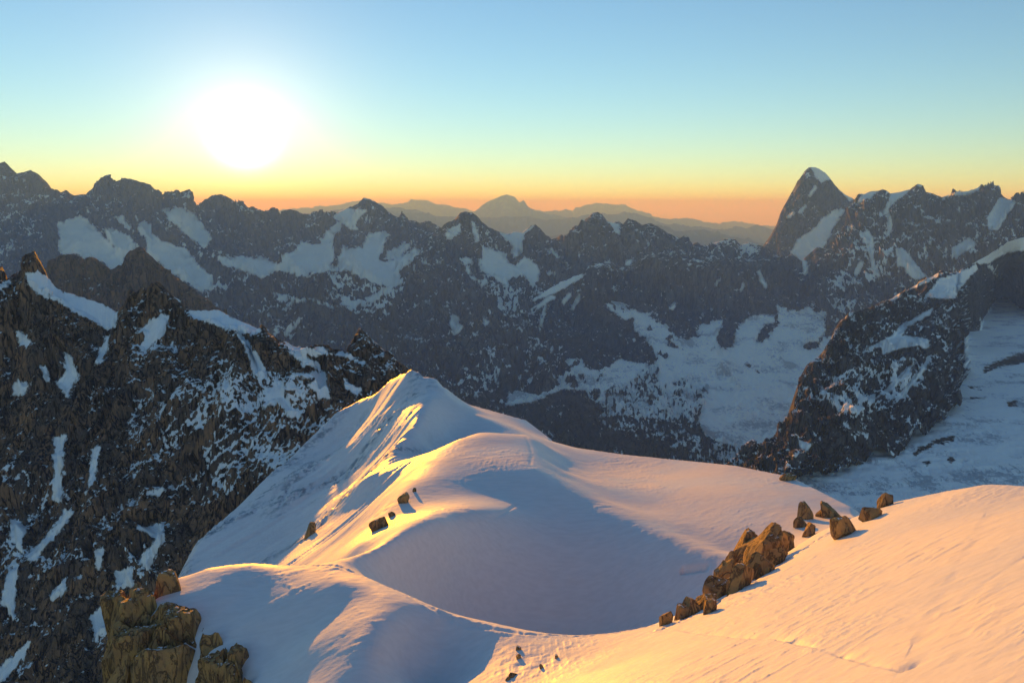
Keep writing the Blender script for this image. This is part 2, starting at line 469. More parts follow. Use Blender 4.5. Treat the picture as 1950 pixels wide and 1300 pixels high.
R2snow = [
    [(848,447),(874,427),(882,437),(855,453)], [(899,424),(904,424),(913,455),(906,460)],
    [(916,514),(916,495),(922,469),(945,479),(963,485),(963,498),(976,506),(990,503),(998,487),(1024,508),(1027,530),(1015,547),(998,524),(982,528),(969,530),(966,545),(950,534),(940,527)],
    [(877,492),(897,492),(897,501),(887,505),(900,527),(913,537),(929,532),(926,540),(913,543),(897,530)],
    [(956,447),(979,442),(1015,432),(995,450),(992,482),(982,493),(973,482),(976,469)],
    [(1037,472),(1049,478),(1045,483)], [(1050,474),(1068,492),(1060,490)], [(1076,498),(1087,508),(1079,510)],
    [(1044,516),(1057,514),(1055,524),(1045,522)], [(853,611),(866,598),(880,624),(864,634)], [(919,602),(929,614),(924,618)],
    [(1160,421),(1170,424),(1181,443),(1173,443),(1166,430)], [(1189,505),(1202,490),(1206,495),(1199,506)], [(1278,482),(1284,476),(1286,480)],
    [(1145,505),(1160,495),(1162,503),(1150,512)], [(808,500),(812,488),(813,505)], [(786,513),(790,505),(787,520)]]
R2speck = [([(870,430),(930,435),(955,475),(900,475)], 0.42), ([(935,540),(990,555),(980,600),(945,590)], 0.48), ([(1165,420),(1290,440),(1320,490),(1180,480)], 0.27),
           ([(1340,460),(1440,460),(1440,505),(1350,500)], 0.42)]
m2 = mountain_mat('granite_middle', 3.4, (0.085, 0.096, 0.118), (0.22, 0.228, 0.245), (0.045, 0.052, 0.066), edge=3.2)
sheet('mountain', m2, 560, 1560, 1.7, [R2c, R2m, R2f], [90, 110], jag=1.6, jag_px=6, rib=0.019, seed=52, snow=R2snow, specks=R2speck, base=0.25)

# shadowed rock wall with glacier tongues at its foot
R3c = [(930, 760, 4300), (960, 690, 4500), (985, 650, 4600), (998, 598, 4800), (1010, 574, 4900), (1030, 560, 4950), (1060, 542, 5000), (1090, 527, 5050), (1110, 520, 5050), (1122, 505, 5100), (1150, 500, 5150),
       (1185, 508, 5200), (1205, 503, 5200), (1228, 486, 5200), (1242, 480, 5200), (1252, 490, 5200), (1275, 490, 5200), (1288, 484, 5200), (1300, 492, 5200), (1330, 495, 5200), (1345, 500, 5200),
       (1385, 492, 5200), (1420, 500, 5200), (1442, 497, 5200), (1470, 490, 5200), (1498, 488, 5200), (1512, 487, 5200), (1526, 497, 5200), (1545, 480, 5250), (1556, 470, 5250), (1568, 474, 5250), (1580, 464, 5300),
       (1600, 455, 5300), (1625, 438, 5350), (1660, 440, 5350), (1720, 470, 5350)]
R3f = [(930, 800, 4000), (985, 720, 4250), (1050, 730, 4250), (1140, 740, 4250), (1250, 720, 4350), (1330, 690, 4400), (1400, 690, 4450), (1720, 690, 4600)]
R3snow = [
    [(1108,521),(1110,528),(1057,557),(1011,574),(1021,563),(1063,540),(1092,526)], [(998,598),(1050,562),(1058,566),(1008,599)],
    [(1026,621),(1030,598),(1040,577),(1037,602),(1032,628)], [(1085,590),(1102,562),(1103,569),(1091,590)], [(1068,577),(1082,555),(1087,562),(1073,581)],
    [(1275,586),(1284,575),(1287,578),(1279,589)], [(1359,543),(1370,528),(1373,533),(1363,545)], [(1411,554),(1415,538),(1420,540),(1416,555)],
    [(1440,517),(1446,516),(1462,546),(1458,550)], [(1528,496),(1534,496),(1538,522),(1532,520)], [(1478,420),(1480,420),(1481,430)]]
R3speck = [([(1130,500),(1200,500),(1210,560),(1150,560)], 0.32), ([(1220,490),(1400,500),(1400,560),(1230,580)], 0.18), ([(1090,530),(1140,540),(1140,570),(1100,560)], 0.3)]
m3 = mountain_mat('granite_wall', 2.9, (0.075, 0.085, 0.106), (0.20, 0.206, 0.225), (0.042, 0.05, 0.066), edge=1.7)
sheet('rock_wall', m3, 930, 1720, 1.7, [R3c, R3f], [130], jag=1.8, jag_px=6, rib=0.021, seed=77, snow=R3snow, specks=R3speck, base=0.24, rib_wave=45)

# tooth-shaped peak
Pc = [(1400, 520, 7000), (1440, 492, 7000), (1452, 470, 7000), (1468, 446, 7000), (1480, 424, 7050), (1486, 405, 7050), (1498, 384, 7100), (1510, 362, 7150), (1518, 346, 7150), (1524, 338, 7150), (1533, 325, 7200), (1540, 319, 7200),
      (1555, 319, 7200), (1563, 324, 7200), (1574, 332, 7200), (1584, 345, 7150), (1596, 359, 7150), (1608, 370, 7100), (1624, 378, 7100), (1650, 400, 7100), (1720, 430, 7100)]
Pf = [(1400, 600, 6000), (1550, 560, 6100), (1720, 560, 6200)]
Psnow = [
    [(1601,395),(1610,399),(1590,425),(1580,452),(1566,473),(1552,480),(1528,500),(1519,490),(1506,482),(1521,456),(1547,438),(1570,413)],
    [(1542,318),(1556,318),(1571,329),(1582,342),(1573,343),(1563,347),(1551,333)], [(1500,413),(1511,399),(1514,404),(1506,414)], [(1521,404),(1533,389),(1535,394),(1524,406)],
    [(1599,362),(1623,374),(1618,383),(1608,369)], [(1541,372),(1552,355),(1555,357),(1543,374)]]
Pspeck = [([(1450,470),(1500,420),(1560,380),(1590,390),(1520,460),(1490,490)], 0.24)]
m4 = mountain_mat('granite_peak', 4.0, (0.13, 0.137, 0.15), (0.21, 0.21, 0.215), (0.055, 0.061, 0.072), edge=1.8, streak=(1, 1, 0.4), rot=(0, 0.5, 0))
sheet('mountain_peak', m4, 1400, 1720, 1.5, [Pc, Pf], [150], jag=0.9, jag_px=7, rib=0.011, seed=91, snow=Psnow, specks=Pspeck, base=0.22, rib_wave=24)

# right massif
R4c = [(1560, 520, 5250), (1580, 490, 5300), (1600, 455, 5400), (1612, 425, 5500), (1622, 398, 5600), (1630, 383, 5600), (1642, 371, 5600), (1656, 365, 5600), (1672, 363, 5600), (1680, 361, 5600), (1686, 362, 5600), (1694, 368, 5600), (1712, 366, 5600),
       (1732, 361, 5600), (1740, 355, 5600), (1747, 350, 5600), (1757, 353, 5600), (1763, 366, 5600), (1775, 368, 5600), (1793, 376, 5600), (1800, 374, 5600), (1825, 366, 5600), (1845, 364, 5600),
       (1862, 358, 5600), (1874, 355, 5600), (1880, 351, 5600), (1888, 350, 5600), (1896, 354, 5600), (1902, 364, 5600), (1908, 374, 5600), (1920, 379, 5600), (1934, 381, 5600), (1940, 374, 5500), (1950, 370, 5500), (2020, 350, 5500)]
R4m = [(1560, 570, 4700), (1700, 480, 4800), (1850, 470, 4700), (2020, 460, 4600)]
R4f = [(1560, 720, 4200), (1700, 680, 3900), (2020, 660, 3800)]
R4snow = [
    [(1626,400),(1646,365),(1675,362),(1658,377),(1639,383)], [(1697,367),(1733,361),(1710,380),(1691,396),(1694,409),(1678,409),(1691,387)], [(1796,374),(1823,365),(1868,357),(1852,367),(1820,373)],
    [(1878,419),(1904,377),(1930,381),(1933,387),(1917,409),(1901,435),(1885,438)],
    [(1705,471),(1720,474),(1736,493),(1746,506),(1755,519),(1770,526),(1742,532),(1726,519),(1723,506),(1700,506),(1710,490)],
    [(1814,474),(1846,453),(1862,467),(1839,477),(1820,493)], [(1640,449),(1650,437),(1664,454),(1662,484),(1668,515),(1675,532),(1664,520),(1655,480),(1654,465),(1645,462)],
    [(1625,520),(1640,495),(1645,500),(1632,530)], [(1691,412),(1697,412),(1696,440),(1690,450)], [(1608,437),(1622,428),(1626,434),(1614,441)]]
R4speck = [([(1590,545),(1620,455),(1650,437),(1690,400),(1700,420),(1690,470),(1680,530),(1640,545),(1600,565)], 0.52), ([(1750,390),(1775,390),(1795,430),(1770,440)], 0.55),
           ([(1790,470),(1850,470),(1840,510),(1790,505)], 0.42), ([(1850,430),(1900,435),(1890,460),(1850,455)], 0.45), ([(1720,460),(1790,450),(1790,520),(1740,520)], 0.28)]
sheet('mountain_massif', m3, 1560, 2020, 1.6, [R4c, R4m, R4f], [90, 60], jag=0.35, jag_px=6, rib=0.021, seed=103, snow=R4snow, specks=R4speck, base=0.36, rib_wave=40)

# broken glacier basin between the walls
Bc = [(860, 700, 4100), (960, 690, 4300), (1060, 660, 4500), (1150, 570, 4850), (1260, 590, 4850), (1330, 600, 4850), (1440, 570, 4900), (1640, 560, 4900)]
Bm = [(860, 730, 3700), (960, 760, 3500), (1110, 750, 3550), (1240, 740, 3600), (1350, 720, 3700), (1640, 700, 3800)]
Bf = [(860, 900, 2300), (1000, 900, 2300), (1250, 920, 2200), (1640, 930, 2200)]
Bsnow = [
    [(1153,576),(1170,566),(1195,568),(1199,582),(1215,595),(1247,598),(1250,611),(1267,621),(1279,634),(1292,647),(1312,652),(1321,637),(1334,618),(1351,611),(1376,610),(1373,621),(1363,640),(1367,657),(1354,663),(1357,676),(1370,679),(1396,657),(1402,631),(1418,608),(1429,603),(1448,600),(1476,601),(1474,613),(1455,614),(1445,629),(1439,652),(1452,652),(1484,616),(1481,580),(1500,593),(1513,590),(1520,595),(1539,584),(1555,597),(1574,590),(1568,629),(1562,642),(1620,650),(1620,800),(1450,860),(1400,850),(1345,830),(1330,800),(1345,760),(1345,740),(1320,720),(1290,720),(1260,735),(1250,720),(1262,690),(1255,680),(1245,665),(1230,645),(1210,630),(1207,605),(1190,608),(1165,590)],
    [(915,703),(934,693),(951,699),(957,714),(968,735),(955,728),(945,712),(925,708)],
    [(964,772),(971,741),(1015,718),(1035,701),(1059,684),(1083,684),(1106,685),(1117,701),(1137,711),(1181,685),(1205,690),(1235,694),(1215,711),(1184,741),(1171,748),(1123,761),(1117,741),(1069,741),(1018,762)]]
Brock = [[(1528,657),(1550,648),(1566,645),(1560,660),(1537,667)], [(1024,722),(1048,716),(1056,728),(1034,735)], [(1076,716),(1096,710),(1098,728),(1078,732)], [(1100,712),(1112,710),(1114,720),(1102,724)],
         [(1370,700),(1392,688),(1400,700),(1376,715)], [(1385,735),(1402,722),(1404,735),(1390,745)], [(1056,712),(1066,714),(1068,724),(1058,722)], [(1126,718),(1150,712),(1148,726),(1130,730)]]
Bspeck = [([(1120,700),(1240,690),(1300,660),(1350,700),(1350,760),(1320,800),(1230,800),(1160,790),(1120,750)], 0.52), ([(1240,640),(1340,650),(1440,680),(1400,760),(1330,720),(1260,720)], 0.75),
          ([(1160,780),(1340,780),(1330,840),(1180,830)], 0.26), ([(1280,830),(1400,800),(1420,900),(1260,900)], 0.34)]
m5 = mountain_mat('glacier_and_rock', 2.3, (0.085, 0.095, 0.12), (0.14, 0.147, 0.168), (0.044, 0.051, 0.066), edge=2.6, ice=0.75, streak=(1.0, 0.5, 1.0), rot=(0, 0, -0.5), speck_px=13)
sheet('glacier', m5, 860, 1640, 1.7, [Bc, Bm, Bf], [90, 70], jag=1.0, rib=0.009, seed=120, snow=Bsnow, specks=Bspeck, rocks=Brock, base=0.14, rib_wave=28)

# dark spur on the right and the flat glacier round its foot
def gl(v, z=-360.0):
    dx, dy, dz = ray(0, v)
    return z * dy / dz
R5fv = [(1370, 960), (1500, 925), (1560, 908), (1612, 890), (1648, 872), (1668, 855), (1700, 868), (1722, 852), (1728, 838), (1761, 824), (1789, 806), (1798, 789), (1818, 776), (1829, 740), (1822, 700), (1826, 680), (1842, 640), (1865, 632), (1869, 616), (1894, 577), (1910, 572), (1943, 597), (1970, 616), (2040, 640)]
R5fv.sort()
R5f = [(u, v + 6, gl(v) * 0.985) for u, v in R5fv]
R5c = [(1370, 905, 1330), (1400, 886, 1360), (1440, 858, 1400), (1480, 828, 1440), (1505, 800, 1470), (1514, 780, 1480), (1520, 745, 1500), (1526, 712, 1560), (1538, 694, 1600), (1556, 680, 1640), (1568, 668, 1660), (1582, 645, 1720),
       (1588, 630, 1760), (1600, 612, 1830), (1622, 594, 1920), (1660, 586, 2050), (1698, 568, 2200), (1725, 553, 2300), (1784, 521, 2450), (1800, 520, 2480), (1827, 516, 2550), (1852, 501, 2620), (1880, 486, 2700), (1904, 470, 2780), (1917, 462, 2800), (1936, 454, 2850), (1960, 450, 2900), (2040, 430, 3000)]
R5c.sort()
R5snow = [
    [(1762,564),(1788,532),(1827,519),(1859,504),(1860,513),(1843,529),(1830,548),(1817,568),(1788,568)], [(1722,555),(1785,520),(1783,528),(1728,554)], [(1695,571),(1713,557),(1713,563),(1699,572)],
    [(1852,501),(1878,486),(1904,474),(1907,454),(1917,460),(1936,450),(1970,445),(1970,474),(1917,480),(1898,490),(1885,501)], [(1880,505),(1887,506),(1908,528),(1903,530)],
    [(1649,664),(1700,639),(1717,619),(1742,606),(1775,587),(1773,597),(1749,610),(1726,622),(1718,639),(1765,645),(1772,658),(1765,664),(1749,656),(1710,664),(1681,674),(1678,661)],
    [(1690,739),(1733,697),(1729,711),(1694,746),(1669,757)], [(1708,757),(1768,686),(1761,704),(1719,753)], [(1520,838),(1547,845),(1538,859),(1524,852)], [(1508,866),(1520,862),(1516,872)], [(1602,600),(1613,595),(1610,604)],
    [(1838,635),(1865,635),(1868,616),(1894,577),(1910,572),(1943,597),(2040,616),(2040,700),(1838,700)]]
R5speck = [([(1545,760),(1590,710),(1650,690),(1770,675),(1775,700),(1710,770),(1640,790),(1580,785)], 0.53), ([(1605,795),(1650,815),(1670,850),(1640,855),(1612,830)], 0.5), ([(1600,590),(1700,580),(1700,640),(1620,650)], 0.24),
           ([(1860,510),(1950,510),(1950,570),(1880,560)], 0.26), ([(1500,830),(1550,830),(1550,870),(1500,870)], 0.3)]
m6 = mountain_mat('granite_spur', 1.2, (0.085, 0.095, 0.115), (0.16, 0.166, 0.182), (0.04, 0.047, 0.06), edge=1.5, streak=(1.3, 0.9, 0.5), rot=(0, 0.75, 0), speck_px=10)
sheet('rock_spur', m6, 1370, 2040, 1.5, [R5c, R5f], [220], jag=1.5, jag_px=8, rib=0.021, seed=140, snow=R5snow, specks=R5speck, base=0.29, rib_wave=60)

# flat glacier, one field of ice with crevasses
uu = np.arange(1340, 2080, 2.0); vv = np.concatenate([np.arange(560, 760, 2.5), np.arange(760, 1010, 1.6)])
U, V = np.meshgrid(uu, vv, indexing='ij')
GP = unproj(U, V, gl(V))
gx, gy = GP[..., 0], GP[..., 1]
crev = fbm(gx / 55 + 0.5 * fbm(gx / 90, gy / 90, 0 * gx, 3, 9), gy / 22, 0 * gx, 5, 8, 0.6, ridged=True)
band = np.clip((1650 - gy) / 300, 0, 1) * np.clip(fbm(gx / 200, gy / 200, 0 * gx, 3, 19) + 0.75, 0, 1)
swell = fbm(gx / 260, gy / 260, 0 * gx, 4, 4)
GP[..., 2] += 9 * swell - 13 * band * np.clip(crev, 0, 1) ** 2 + 1.2 * fbm(gx / 15, gy / 8, 0 * gx, 4, 14)
GP[..., 2] += np.clip((gx - 900) / 900, 0, 1) * 30
m7 = mountain_mat('glacier_ice', 0.9, (0.10, 0.095, 0.09), (0.14, 0.13, 0.12), (0.07, 0.066, 0.064), edge=3.0, ice=0.8)
g_at = snow_fields(GP, [[(1300, 500), (2200, 500), (2200, 1100), (1300, 1100)]], [],
                   [[(1869,700),(1890,690),(1905,685),(1925,676),(1960,668),(1960,690),(1930,696),(1900,700),(1875,712)], [(1755,880),(1768,873),(1777,880),(1765,888)], [(1799,875),(1812,869),(1822,876),(1812,883)],
                    [(1738,858),(1775,838),(1800,830),(1822,828),(1815,838),(1780,848),(1745,866)], [(1842,735),(1866,738),(1870,742),(1846,742)], [(1845,755),(1880,755),(1878,758),(1846,760)], [(1917,765),(1935,762),(1938,772),(1920,774)]])
fu = np.array(sorted(R5fv), float)
g_keep = V > np.interp(U, fu[:, 0], fu[:, 1]) - 14
grid_mesh('glacier_plain', GP, m7, keep=g_keep, attrs=g_at)['kind'] = 'structure'

# ground of the deep valley, out to the horizon
gg = np.linspace(-1, 1, 161)
gxx, gyy = np.meshgrid(np.sign(gg) * np.abs(gg) ** 1.7 * 62000, 400 + (gg * 0.5 + 0.5) ** 1.7 * 61000, indexing='ij')
gz = -1250 + 90 * fbm(gxx / 3000, gyy / 3000, 0 * gxx, 5, 200)
m8 = plain_rock('valley_ground', (0.08, 0.085, 0.07), 20)
grid_mesh('valley_ground', np.stack([gxx, gyy, gz], -1), m8)['kind'] = 'structure'

# small rust-brown ridge in front of the left chain
R6c = [(-60, 600, 2300), (0, 575, 2300), (60, 545, 2350), (95, 500, 2400), (120, 484, 2400), (140, 484, 2400), (150, 489, 2400), (165, 494, 2400), (175, 488, 2400), (190, 497, 2400), (210, 514, 2400), (225, 506, 2400), (232, 506, 2400), (240, 486, 2450),
       (250, 476, 2450), (264, 470, 2450), (274, 474, 2450), (290, 490, 2450), (320, 516, 2420), (345, 534, 2400), (380, 560, 2350), (430, 598, 2300), (500, 655, 2200), (560, 700, 2150), (700, 800, 2000)]
R6f = [(-60, 800, 1900), (300, 780, 1900), (700, 900, 1700)]
m9 = mountain_mat('rust_granite', 1.4, (0.20, 0.145, 0.11), (0.30, 0.19, 0.125), (0.11, 0.09, 0.08), edge=2)
sheet('rock_ridge', m9, -60, 700, 1.7, [R6c, R6f], [110], jag=2.0, jag_px=8, rib=0.019, seed=160, base=0.1, specks=[([(100,540),(180,520),(230,560),(200,590)], 0.22)], rib_wave=45)

# ------------------------------------------------------------------ near rock ridge on the left: steep granite with couloirs
L1c = [(-60, 540, 614), (-10, 515, 612), (4, 505, 611), (14, 530, 611), (28, 520, 611), (44, 514, 608), (50, 498, 605), (58, 480, 604), (66, 478, 604), (74, 492, 603), (84, 512, 603), (92, 528, 603), (104, 546, 599), (126, 558, 593), (158, 566, 589), (192, 577, 582), (224, 594, 575), (238, 580, 571), (246, 552, 569), (256, 556, 568), (272, 548, 566), (284, 556, 564), (298, 533, 563), (312, 545, 560), (330, 564, 558), (345, 572, 555), (352, 588, 553), (368, 592, 548), (414, 590, 538), (440, 603, 530), (470, 616, 522), (493, 625, 517), (498, 618, 516), (504, 622, 514), (512, 634, 512), (524, 642, 509), (536, 648, 509), (545, 652, 509), (556, 659, 510), (578, 663, 511), (596, 665, 511), (612, 661, 511), (638, 677, 512), (652, 670, 511), (664, 676, 510), (672, 650, 510), (680, 632, 510), (686, 622, 510), (694, 632, 510), (702, 640, 510), (716, 652, 510), (730, 664, 510), (744, 676, 510), (758, 690, 509), (775, 700, 507), (800, 720, 503), (840, 760, 500)]
L1m = [(-60, 820, 519), (150, 840, 502), (330, 800, 486), (450, 760, 461), (560, 745, 459), (650, 740, 475), (760, 760, 472), (840, 800, 474)]
L1f = [(-60, 1420, 360), (250, 1420, 354), (450, 1320, 363), (560, 1150, 387), (840, 1000, 442)]
L1snow = [
    [(50,520),(76,518),(90,527),(102,543),(125,556),(157,564),(192,576),(201,583),(224,594),(219,622),(208,627),(189,619),(166,605),(141,596),(115,575),(97,568),(81,562),(65,552),(51,541)],
    [(-5,543),(21,532),(12,552),(2,564),(-5,564)],
    [(353,586),(369,591),(400,590),(415,588),(438,601),(472,615),(496,625),(488,634),(456,635),(445,627),(422,626),(405,614),(380,611),(369,608)],
    [(449,635),(458,636),(477,659),(491,675),(500,698),(509,719),(495,721),(484,708),(479,689),(468,664)],
    [(542,649),(555,656),(576,661),(595,663),(611,659),(638,676),(625,675),(608,673),(595,678),(585,675),(602,692),(613,708),(602,698),(588,692),(578,698),(565,682),(546,659)],
    [(644,674),(652,668),(671,682),(703,696),(687,691),(666,682)],
    [(555,710),(618,710),(620,726),(629,758),(606,758),(602,745),(588,733),(602,719),(578,715),(558,715)],
    [(509,735),(539,726),(544,752),(560,782),(574,791),(553,793),(532,765),(502,775)],
    [(656,722),(671,733),(687,742),(680,752),(659,738)],
    [(103,832),(125,830),(118,881),(116,955),(98,950),(103,896)], [(123,670),(138,680),(148,719),(128,754),(108,729),(125,709)], [(20,754),(34,724),(57,729),(44,749)],
    [(49,1059),(103,1004),(123,970),(138,975),(108,1019),(64,1068)], [(182,1054),(197,1036),(194,1078),(182,1083)], [(266,1004),(310,995),(315,1024),(281,1083),(266,1068),(295,1024)],
    [(221,1088),(253,1078),(251,1113),(221,1123)], [(172,1172),(217,1137),(226,1152),(197,1201),(182,1221)], [(-5,1275),(54,1221),(49,1246),(10,1295),(-5,1300)],
    [(177,857),(187,847),(184,916),(162,940),(167,926)], [(15,1083),(34,1078),(25,1177),(5,1147)], [(94,1132),(123,1103),(128,1123),(98,1142)], [(78,700),(84,698),(98,730),(90,728)],
    [(265,625),(285,612),(310,600),(320,605),(318,625),(295,650),(280,670),(262,665),(280,640)], [(30,630),(38,632),(58,650),(50,662),(36,650)], [(200,645),(208,640),(206,665),(190,690),(182,692)],
    [(20,990),(30,985),(50,1010),(40,1050),(24,1030)], [(280,940),(300,930),(330,925),(300,945)]]
L1speck = [([(370,730),(430,710),(560,700),(610,760),(600,830),(520,900),(440,950),(390,900),(370,800)], 0.56), ([(245,590),(330,580),(340,690),(260,700)], 0.42), ([(395,680),(445,680),(450,740),(400,745)], 0.52),
           ([(240,760),(380,720),(400,820),(330,860),(250,850)], 0.46), ([(300,860),(440,850),(430,960),(310,980)], 0.36), ([(0,880),(130,900),(140,1060),(60,1100),(0,1080)], 0.4), ([(100,650),(240,680),(240,760),(100,780)], 0.3),
           ([(640,640),(700,640),(750,690),(740,730),(650,700)], 0.4), ([(400,600),(500,600),(520,640),(440,620)], 0.3), ([(150,900),(300,870),(320,960),(180,990)], 0.34), ([(200,1040),(330,1000),(300,1180),(180,1230)], 0.38), ([(600,770),(700,740),(740,770),(600,860)], 0.45)]
m10 = mountain_mat('brown_granite', 0.30, (0.21, 0.16, 0.13), (0.48, 0.29, 0.17), (0.14, 0.115, 0.10), edge=3.4, speck_px=9, ledge=0.8, streak=(1, 1, 0.8), rot=(0, 0.5, 0))
sheet('granite_ridge', m10, -60, 840, 1.25, [L1c, L1m, L1f], [250, 270], jag=2.2, jag_px=10, rib=0.03, seed=180, snow=L1snow, specks=L1speck, base=0.27, rib_wave=200, terrace=0, taper=0.2)

# ------------------------------------------------------------------ near snow: crest, basin, mound and slope as one height field
def plane_Y(u, v, a=0.443, b=-0.405, c=-18.6):
    dx, dy, dz = ray(u, v)
    s = c / (dz - a * dx - b * dy)
    return s * dy

ctrl = []          # (x, y, z, softness)
def pt(u, v, Y, dx=0, dy=0, dz=0, c=14.0):
    p = unproj(u, v, Y); ctrl.append((p[0] + dx, p[1] + dy, p[2] + dz, c))
def line(pts, step=4.0, c=1.2):
    P = np.array([unproj(*p) for p in pts])
    for a, b in zip(P[:-1], P[1:]):
        n = max(1, int(np.linalg.norm(b - a) / step))
        for k in range(n):
            ctrl.append((*(a + (b - a) * k / n), c))
    ctrl.append((*P[-1], c))
    return P

# right slope
for u, v in [(1900,1295),(1700,1290),(1500,1290),(1300,1290),(1100,1290),(1700,1150),(1900,1100),(1500,1200),(1300,1230),(1850,1000),(1600,1080),(1450,1150),(2100,1100),(2100,1290),(1500,1420),(1900,1420),(1200,1400),(1750,1020),(1950,1000)]:
    pt(u, v, plane_Y(u, v) * (0.94 if u <= 1300 and v < 1350 else 1.0))
crest_r = [(1250,1190,115),(1330,1152,120),(1420,1110,126),(1500,1053,134),(1560,1012,140),(1640,982,145),(1700,956,139),(1800,935,128),(1880,922,117),(1950,926,110),(2060,935,100)]
line(crest_r, 3, 2.0)
# crest with the trodden path
crest_a = [(1250,1190,115),(1180,1205,113),(1100,1212,112),(1000,1206,112),(900,1190,115),(840,1166,118),(780,1136,123),(700,1100,130),(640,1078,134),(560,1077,138),(480,1075,139.5),(400,1082,139),(345,1099,138),(312,1112,136)]
line(crest_a, 2.5)
# basin behind it: foot of its slope, then the rim towards the plateau
line([(1340,1148,157),(1250,1184,162),(1180,1198,166),(1100,1204,170),(1000,1198,171),(900,1182,167),(840,1158,160),(780,1128,152),(720,1094,146)], 5, 9.0)
line([(1075,908,226),(1150,950,211),(1240,987,197),(1320,1020,187),(1400,1052,176)], 4, 2.0)
line([(1020,893,220),(1060,920,213),(1130,960,203),(1220,1000,190),(1300,1035,178),(1390,1070,166)], 4, 1.5)
# plateau
for p in [(1450,990,190),(1300,1000,196),(1200,930,233),(1300,930,227),(1400,940,213),(1500,960,199),(1120,905,249),(1200,970,211),(1400,1020,183),(1300,960,212),(1100,880,272),(1450,1050,172)]:
    pt(*p)
edge_r = [(1045,838,312),(1100,852,302),(1200,866,290),(1300,876,275),(1400,886,256),(1500,907,236),(1560,935,216),(1620,965,200),(1650,980,195)]
line(edge_r, 4, 3.0)
# mound: front crest, top, sides
line([(640,1075,135),(720,1045,147),(800,1018,161),(870,990,177),(930,975,187),(978,971,194)], 3)
for p in [(940,930,208),(900,955,195),(960,950,204),(1000,870,232),(900,880,229),(950,850,246),(850,930,208),(800,970,192),(750,1020,167)]:
    pt(*p)
line([(1018,838,263),(1024,868,239),(1020,893,220)], 2.5)
line([(1005,828,271),(960,828,270),(910,825,266),(870,838,256),(830,862,243),(790,905,221),(765,930,208),(722,1000,184),(685,1035,166)], 3, 2.0)
for p in [(1048,872,258),(1066,892,243),(1045,850,282)]:
    pt(*p, c=5)
# snow face under the summit: terminator crest, lit facet on its left, hollow on its right
line([(845,738,326),(820,768,304),(795,805,285),(760,850,266),(720,895,251),(695,915,244)], 3, 1.5)
for p in [(660,900,300),(620,960,274),(580,1015,252),(640,955,262)]:
    pt(*p, c=4)
for p in [(800,850,284),(860,830,301),(900,812,304),(960,818,300),(770,880,266),(985,826,292)]:
    pt(*p, c=8)
line([(845,738,326),(870,762,324),(900,785,318),(950,808,306),(985,827,295)], 4, 2.0)
shoulder = [(850,745,338),(870,763,343),(930,780,347),(1000,800,341),(1040,830,322)]
line(shoulder, 4, 2.0)
summit = [(745,724,356),(770,712,347),(784,707,340),(795,711,338),(801,719,336),(815,720,336),(830,722,334),(845,738,328)]
line(summit, 2)
# lit flank left of the mound
for p in [(690,960,236),(640,1000,230),(590,1050,214),(700,1000,205),(640,1040,190),(550,1070,212),(660,1050,166)]:
    pt(*p, c=6)
# outer rib and the flank that ends above the rock ridge
line([(745,724,356),(728,741,359),(700,795,352),(667,836,343),(610,880,328)], 3, 1.5)
for p in [(560,960,284),(500,1020,264),(450,1060,250),(560,910,305),(500,1150,190),(420,1120,230),(530,1060,235)]:
    pt(*p)
flank = [(690,760,370),(640,790,362),(580,850,345),(500,920,318),(440,980,292),(385,1030,272),(360,1080,255)]
line(flank, 4, 3.0)
# near face of the path crest: valleys and ribs running down to the left
line([(640,1112,125),(612,1180,117),(588,1235,110),(545,1315,104)], 3, 2.5)
line([(790,1150,119.5),(760,1185,113),(725,1230,106.3),(690,1275,101),(650,1330,96.5)], 3, 2.5)
line([(852,1178,117.5),(850,1210,115.5),(838,1255,112),(812,1315,107.5)], 3, 2.5)
for p in [(480,1130,129),(480,1200,118.5),(480,1280,113),(540,1180,119.5),(940,1230,108.5),(900,1290,101.5),(1000,1260,103),(400,1215,120),(420,1180,122.5),(760,1290,108),(1000,1300,97.5)]:
    pt(*p, c=6)
line([(350,1105,135.5),(385,1125,129.5),(412,1146,126.5),(405,1158,125.5)], 2, 2.0)
line([(400,1140,127.5),(350,1147,127.5),(305,1142,129.5)], 2, 2.0)
lip = [(312,1112,136),(300,1140,129.8),(300,1165,127),(335,1190,124.5),(370,1200,122.5),(400,1228,119.5),(440,1262,116.5),(475,1292,114),(500,1330,111)]
for u in (330, 400, 480, 560):
    pt(u, 1080, 140, -4, 12, -16, c=5)

C = np.array(ctrl)
_, ui = np.unique(np.round(C[:, :2] / 0.8), axis=0, return_index=True)
C = C[np.sort(ui)]
cx, cy, sc_ = C[:, 0].mean(), C[:, 1].mean(), 100.0
n_c = len(C)
A = np.sqrt((C[:, None, 0] - C[None, :, 0]) ** 2 + (C[:, None, 1] - C[None, :, 1]) ** 2 + (C[None, :, 3]) ** 2)
Pm = np.stack([np.ones(n_c), (C[:, 0] - cx) / sc_, (C[:, 1] - cy) / sc_], 1)
K = np.block([[A - np.diag(np.where(C[:, 3] > 4, 1.2, 0.3)), Pm], [Pm.T, np.zeros((3, 3))]])
# solve for the weights
sol = np.linalg.solve(K, np.concatenate([C[:, 2], np.zeros(3)]))
w_rbf, c_rbf = sol[:n_c].astype(np.float32), sol[n_c:]

# beyond this outline the snow breaks away into the steep rock and ice walls all round
out_px = ([(312,1112,136),(360,1080,255)] + flank[-2::-1] + summit[1:] + shoulder[1:] + edge_r[:-1] + crest_r[5:])
outline = [tuple(unproj(*p)[:2]) for p in out_px] + [(150, 60), (150, 10), (-20, 10), (-34, 80)] + [tuple(unproj(*p)[:2]) for p in lip[:0:-1]]
outline = np.array(outline, np.float32)

